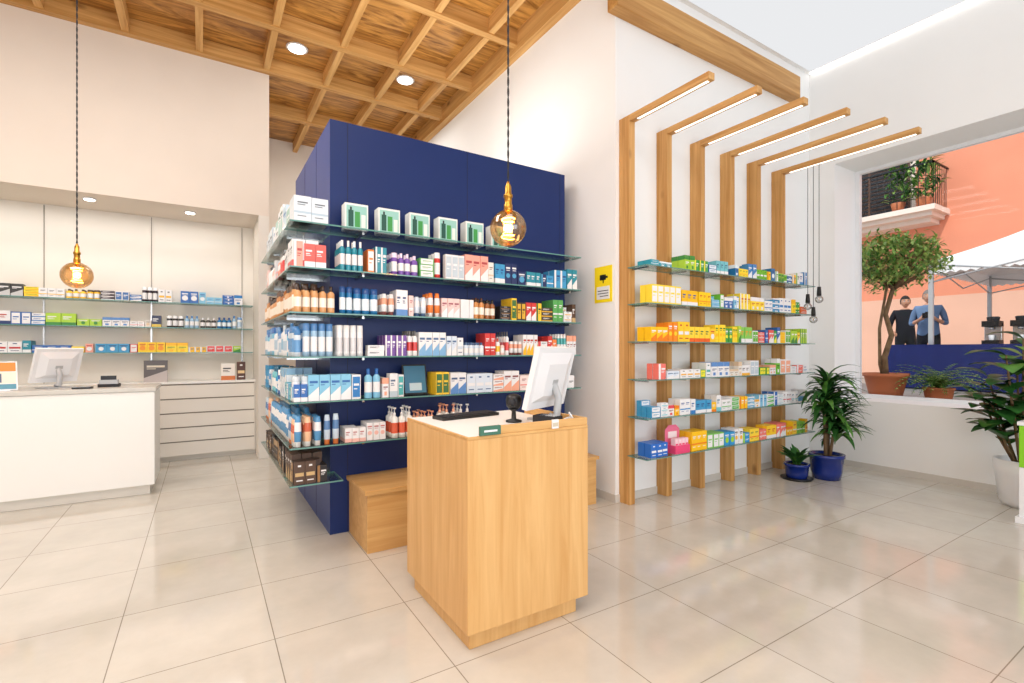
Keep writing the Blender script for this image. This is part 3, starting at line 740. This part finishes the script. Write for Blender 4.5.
m.box(TX0,TX1,TY0,TY1,tz-.02,tz,'cloth_navy')
def run(a,b,n): return [(a[0]+(b[0]-a[0])*k/n,a[1]+(b[1]-a[1])*k/n) for k in range(n)]
per=run((TX0,TY0),(TX1,TY0),12)+run((TX1,TY0),(TX1,TY1),36)+run((TX1,TY1),(TX0,TY1),12)+run((TX0,TY1),(TX0,TY0),36)
ring0=[];ring1=[];cxm=(TX0+TX1)/2;cym=(TY0+TY1)/2
for k,(x,y) in enumerate(per):
    o=.015+.035*math.sin(k*1.35)*math.sin(k*.37+1)
    d=Vector((x-cxm,(y-cym)*.35,0)).normalized()
    ring0.append(m.av((x,y,tz-.005))); ring1.append(m.av((x+d.x*(o+.03),y+d.y*(o+.03),GZ+.02)))
for k in range(len(per)):
    k2=(k+1)%len(per); m.face([ring0[k],ring0[k2],ring1[k2],ring1[k]],'cloth_navy',None,True)
m.build('draped_table')
def coffee(x,y,name):
    m=MB(); z=tz+.001
    m.box(x-.12,x+.12,y-.1,y+.1,z,z+.06,'black'); m.box(x+.02,x+.12,y-.1,y+.1,z+.06,z+.33,'metal'); m.box(x-.12,x+.12,y-.1,y+.1,z+.27,z+.36,'black')
    m.lathe(x-.05,y,[(.03,z+.27),(.035,z+.24),(.02,z+.23)],'metal',14)
    m.lathe(x-.05,y,[(.028,z+.062),(.035,z+.14)],'white_plastic',14)
    m.lathe(x+.04,y,[(.07,z+.36),(.08,z+.42),(.06,z+.43)],'black_soft',16)
    m.build(name,.004)
coffee(10.4,2.47,'coffee_machine'); coffee(10.45,2.16,'coffee_machine')

# people
def person(name,loc,rot,shirt,trous,hair,h=1.76,pose='fold'):
    root=empty(name,loc); root.rotation_euler=(0,0,rot)
    V=[];E=[];RD=[]
    def add(p,r,par=None):
        V.append(p);RD.append(r if isinstance(r,tuple) else (r,r))
        if par is not None: E.append((par,len(V)-1))
        return len(V)-1
    pel=add((0,0,.95),(.16,.12)); sp=add((0,.01,1.12),(.15,.115),pel); ch=add((0,.01,1.32),(.165,.12),sp); nb=add((0,.015,1.45),(.08,.075),ch)
    nk=add((0,.01,1.52),(.056,.058),nb); 
    hands=[]
    for s in (-1,1):
        sh=add((s*.165,.015,1.41),.07,ch); ua=add((s*.215,.03,1.27),.052,sh); el=add((s*.25,.03,1.12),.043,ua)
        if pose=='fold': wr=(s*.11,-.21,1.20); fa=(s*.19,-.09,1.15); hd=(s*.05,-.25,1.24)
        else: wr=(s*.23,-.17,.98); fa=(s*.25,-.07,1.05); hd=(s*.2,-.25,.96)
        f=add(fa,.038,el); w=add(wr,.026,f); hands.append((s,Vector(wr),Vector(hd)))
        hp=add((s*.09,0,.86),(.095,.1),pel); kn=add((s*.10,-.015,.48),.062,hp); cf=add((s*.10,.01,.33),.055,kn); an=add((s*.105,.015,.09),.04,cf); toe=add((s*.115,-.15,.035),(.042,.03),an)
    me=bpy.data.meshes.new('tmp'); me.from_pydata(V,E,[]); o=bpy.data.objects.new('tmp',me); bpy.context.collection.objects.link(o)
    sk=o.modifiers.new('s','SKIN'); sk.use_smooth_shade=True
    for i,d in enumerate(me.skin_vertices[0].data): d.radius=RD[i]; d.use_root=(i==0)
    ss=o.modifiers.new('u','SUBSURF'); ss.levels=2
    dg=bpy.context.evaluated_depsgraph_get(); dg.update(); nm=bpy.data.meshes.new_from_object(o.evaluated_get(dg)); bpy.data.objects.remove(o)
    for mt in (shirt,trous,'skin','black'): nm.materials.append(MATS[mt])
    for p in nm.polygons:
        c=p.center; p.use_smooth=True
        if c.z>1.475: k=2
        elif c.z<.07: k=3
        elif c.z<.93 and abs(c.x)<.19 and c.y>-.13: k=1
        elif c.z<.8: k=1
        elif c.y<-.10 and c.z<1.3 and not(abs(c.x)<.12 and c.y>-.14): k=2
        else: k=0
        p.material_index=k
    body=bpy.data.objects.new('body',nm); bpy.context.collection.objects.link(body); body.parent=root
    m=MB()
    n=24; rows=16; H=.235; zc=1.625
    rings=[]
    for j in range(rows+1):
        ph=pi*j/rows; zz=math.cos(ph); ring=[]
        for k in range(n):
            a=2*pi*k/n; x=math.sin(ph)*math.cos(a)*.078; y=math.sin(ph)*math.sin(a)*.098
            if zz<0: x*=1-.28*(-zz)**1.3; y=y*(1-.15*(-zz)) - .012*(-zz)
            if y<-.06 and abs(x)<.014 and -.35<zz<.1: y-=.02*(1-abs(x)/.014*.5)*(1 if zz<-.05 else .5)
            if y<-.05 and .0<zz<.15 and .015<abs(x)<.045: y+=.006
            ring.append(m.av((x,y,zc+zz*H/2)))
        rings.append(ring)
    for j in range(rows):
        for k in range(n): m.face([rings[j][k],rings[j+1][k],rings[j+1][(k+1)%n],rings[j][(k+1)%n]],'skin',None,True)
    for s in (-1,1):
        m.ball((s*.03,-.083,zc+.008),.011,'white_plastic',8); m.ball((s*.03,-.091,zc+.008),.006,'eye',8)
        m.ball((s*.079,.005,zc-.005),.028,'skin',10,(.3,.6,1))
        m.tube([(s*.016,-.094,zc+.028),(s*.045,-.086,zc+.03)],.004,hair,5)
    m.tube([(-.022,-.088,zc-.056),(0,-.094,zc-.058),(.022,-.088,zc-.056)],.005,'lips',6)
    m.build('head',parent=root)
    m=MB()
    rings=[]
    for j in range(9):
        ph=pi*.62*j/8; ring=[]
        for k in range(n):
            a=2*pi*k/n
            zz=math.cos(ph)
            lim=.35 if math.sin(a)<-.3 else -1
            z2=max(zz,lim)
            rr=math.sqrt(max(0,1-z2*z2))
            ring.append(m.av((rr*math.cos(a)*.086,rr*math.sin(a)*.105+.006,zc+.004+z2*(H/2+.01))))
        rings.append(ring)
    for j in range(8):
        for k in range(n): m.face([rings[j][k],rings[j+1][k],rings[j+1][(k+1)%n],rings[j][(k+1)%n]],hair,None,True)
    m.build('hair',parent=root)
    for s,w,hd in hands:
        m=MB(); d=(hd-w).normalized(); up=Vector((0,0,1)); sd=d.cross(up).normalized()
        palm=w+d*.05
        m.tube([w-d*.02,w+d*.02,palm,w+d*.085],[.024,.03,.036,.03],'skin',10)
        for i,L in enumerate((.062,.074,.07,.055)):
            b0=w+d*.08+up*(.027-.018*i)
            m.tube([b0,b0+d*L*.4,b0+d*L*.75-sd*s*.012,b0+d*L-sd*s*.028],[.009,.009,.008,.006],'skin',7)
        b0=w+d*.03+up*.03
        m.tube([b0,b0+d*.025+up*.022,b0+d*.055+up*.028],[.011,.01,.007],'skin',7)
        m.build('hand',parent=root)
    if pose=='fold':
        m=MB(); m.box(-.07,.07,-.35,-.28,1.22,1.31,'black'); m.box(-.03,.03,-.345,-.29,1.31,1.33,'black')
        m.build('camera_body',.004,parent=root)
    return root
person('man_standing',(11.2,3.52,GZ),math.radians(-75),'cloth_polo','cloth_dark','hair_grey')
person('person_standing',(12.05,4.16,GZ),math.radians(-60),'cloth_dark','cloth_dark','hair_dark',pose='down')

# ------------------------------------------------------------------ lights
def area(name,loc,rot,sx,sy,p,col=(1,1,1)):
    l=bpy.data.lights.new(name,'AREA'); l.shape='RECTANGLE'; l.size=sx; l.size_y=sy; l.energy=p; l.color=col
    o=bpy.data.objects.new(name,l); o.location=loc; o.rotation_euler=rot; bpy.context.collection.objects.link(o); return o
area('ceiling_fill_near',(-.5,0,4.9),(0,0,0),5,4,185,(1,.985,.965))  # softbox-like fill added below the ceiling, out of view; no real fitting
area('ceiling_fill_mid',(-1.2,4.2,4.9),(0,0,0),3.5,1.2,125,(1,.985,.96))  # second added softbox fill, unseen, for the middle of the room
area('shopfront_fill',(.5,-4.15,2.0),(math.radians(90),0,0),8,3,200,(.94,.975,1))  # area panel added in the unseen rear opening, standing in for daylight
area('niche_light',(-1.8,7.45,3.1),(0,0,0),4.5,.3,15,(1,.98,.95))
area('back_room_fill',(1.9,7.6,4.9),(0,0,0),1.6,1.6,42,(1,.98,.94))  # added soft fill over the back room, separate from the downlights
area('partition_fill_up',(1.9,4.7,3.22),(pi,0,0),1.8,1.2,32,(1,.97,.92))  # hidden fill added on top of the partition to lift the ceiling
area('rear_fill_up',(-1.5,.6,3.6),(pi,0,0),3,2,85,(1,.97,.94))  # floating unseen panel added to brighten the wood ceiling from below
for x,y,z,p in [(1.526,2.466,2.12,5),(-.96,5.8,2.07,4)]:
    l=bpy.data.lights.new('bulb_light','POINT'); l.energy=p; l.color=(1,.6,.28); l.shadow_soft_size=.03
    o=bpy.data.objects.new('bulb_light',l); o.location=(x,y,z); bpy.context.collection.objects.link(o)
s=bpy.data.lights.new('sun','SUN'); s.energy=2.3; s.angle=.02; s.color=(1,.96,.9)
o=bpy.data.objects.new('sun',s); o.rotation_euler=Vector((.6,.28,-.75)).to_track_quat('-Z','Y').to_euler(); bpy.context.collection.objects.link(o)
w=bpy.data.worlds.new('World'); bpy.context.scene.world=w; w.use_nodes=True
w.node_tree.nodes['Background'].inputs[0].default_value=(.76,.87,1,1); w.node_tree.nodes['Background'].inputs[1].default_value=1.3
cam=bpy.data.cameras.new('camera'); cam.sensor_width=36; cam.lens=490/1024*36; cam.shift_y=8.5/1024; cam.clip_start=.05
co=bpy.data.objects.new('camera',cam); co.location=(0,0,1.4); co.rotation_euler=(pi/2,0,math.radians(-32.2)); bpy.context.collection.objects.link(co)
bpy.context.scene.camera=co
sc=bpy.context.scene
sc.view_settings.view_transform='Standard'; sc.view_settings.look='None'; sc.view_settings.exposure=.1
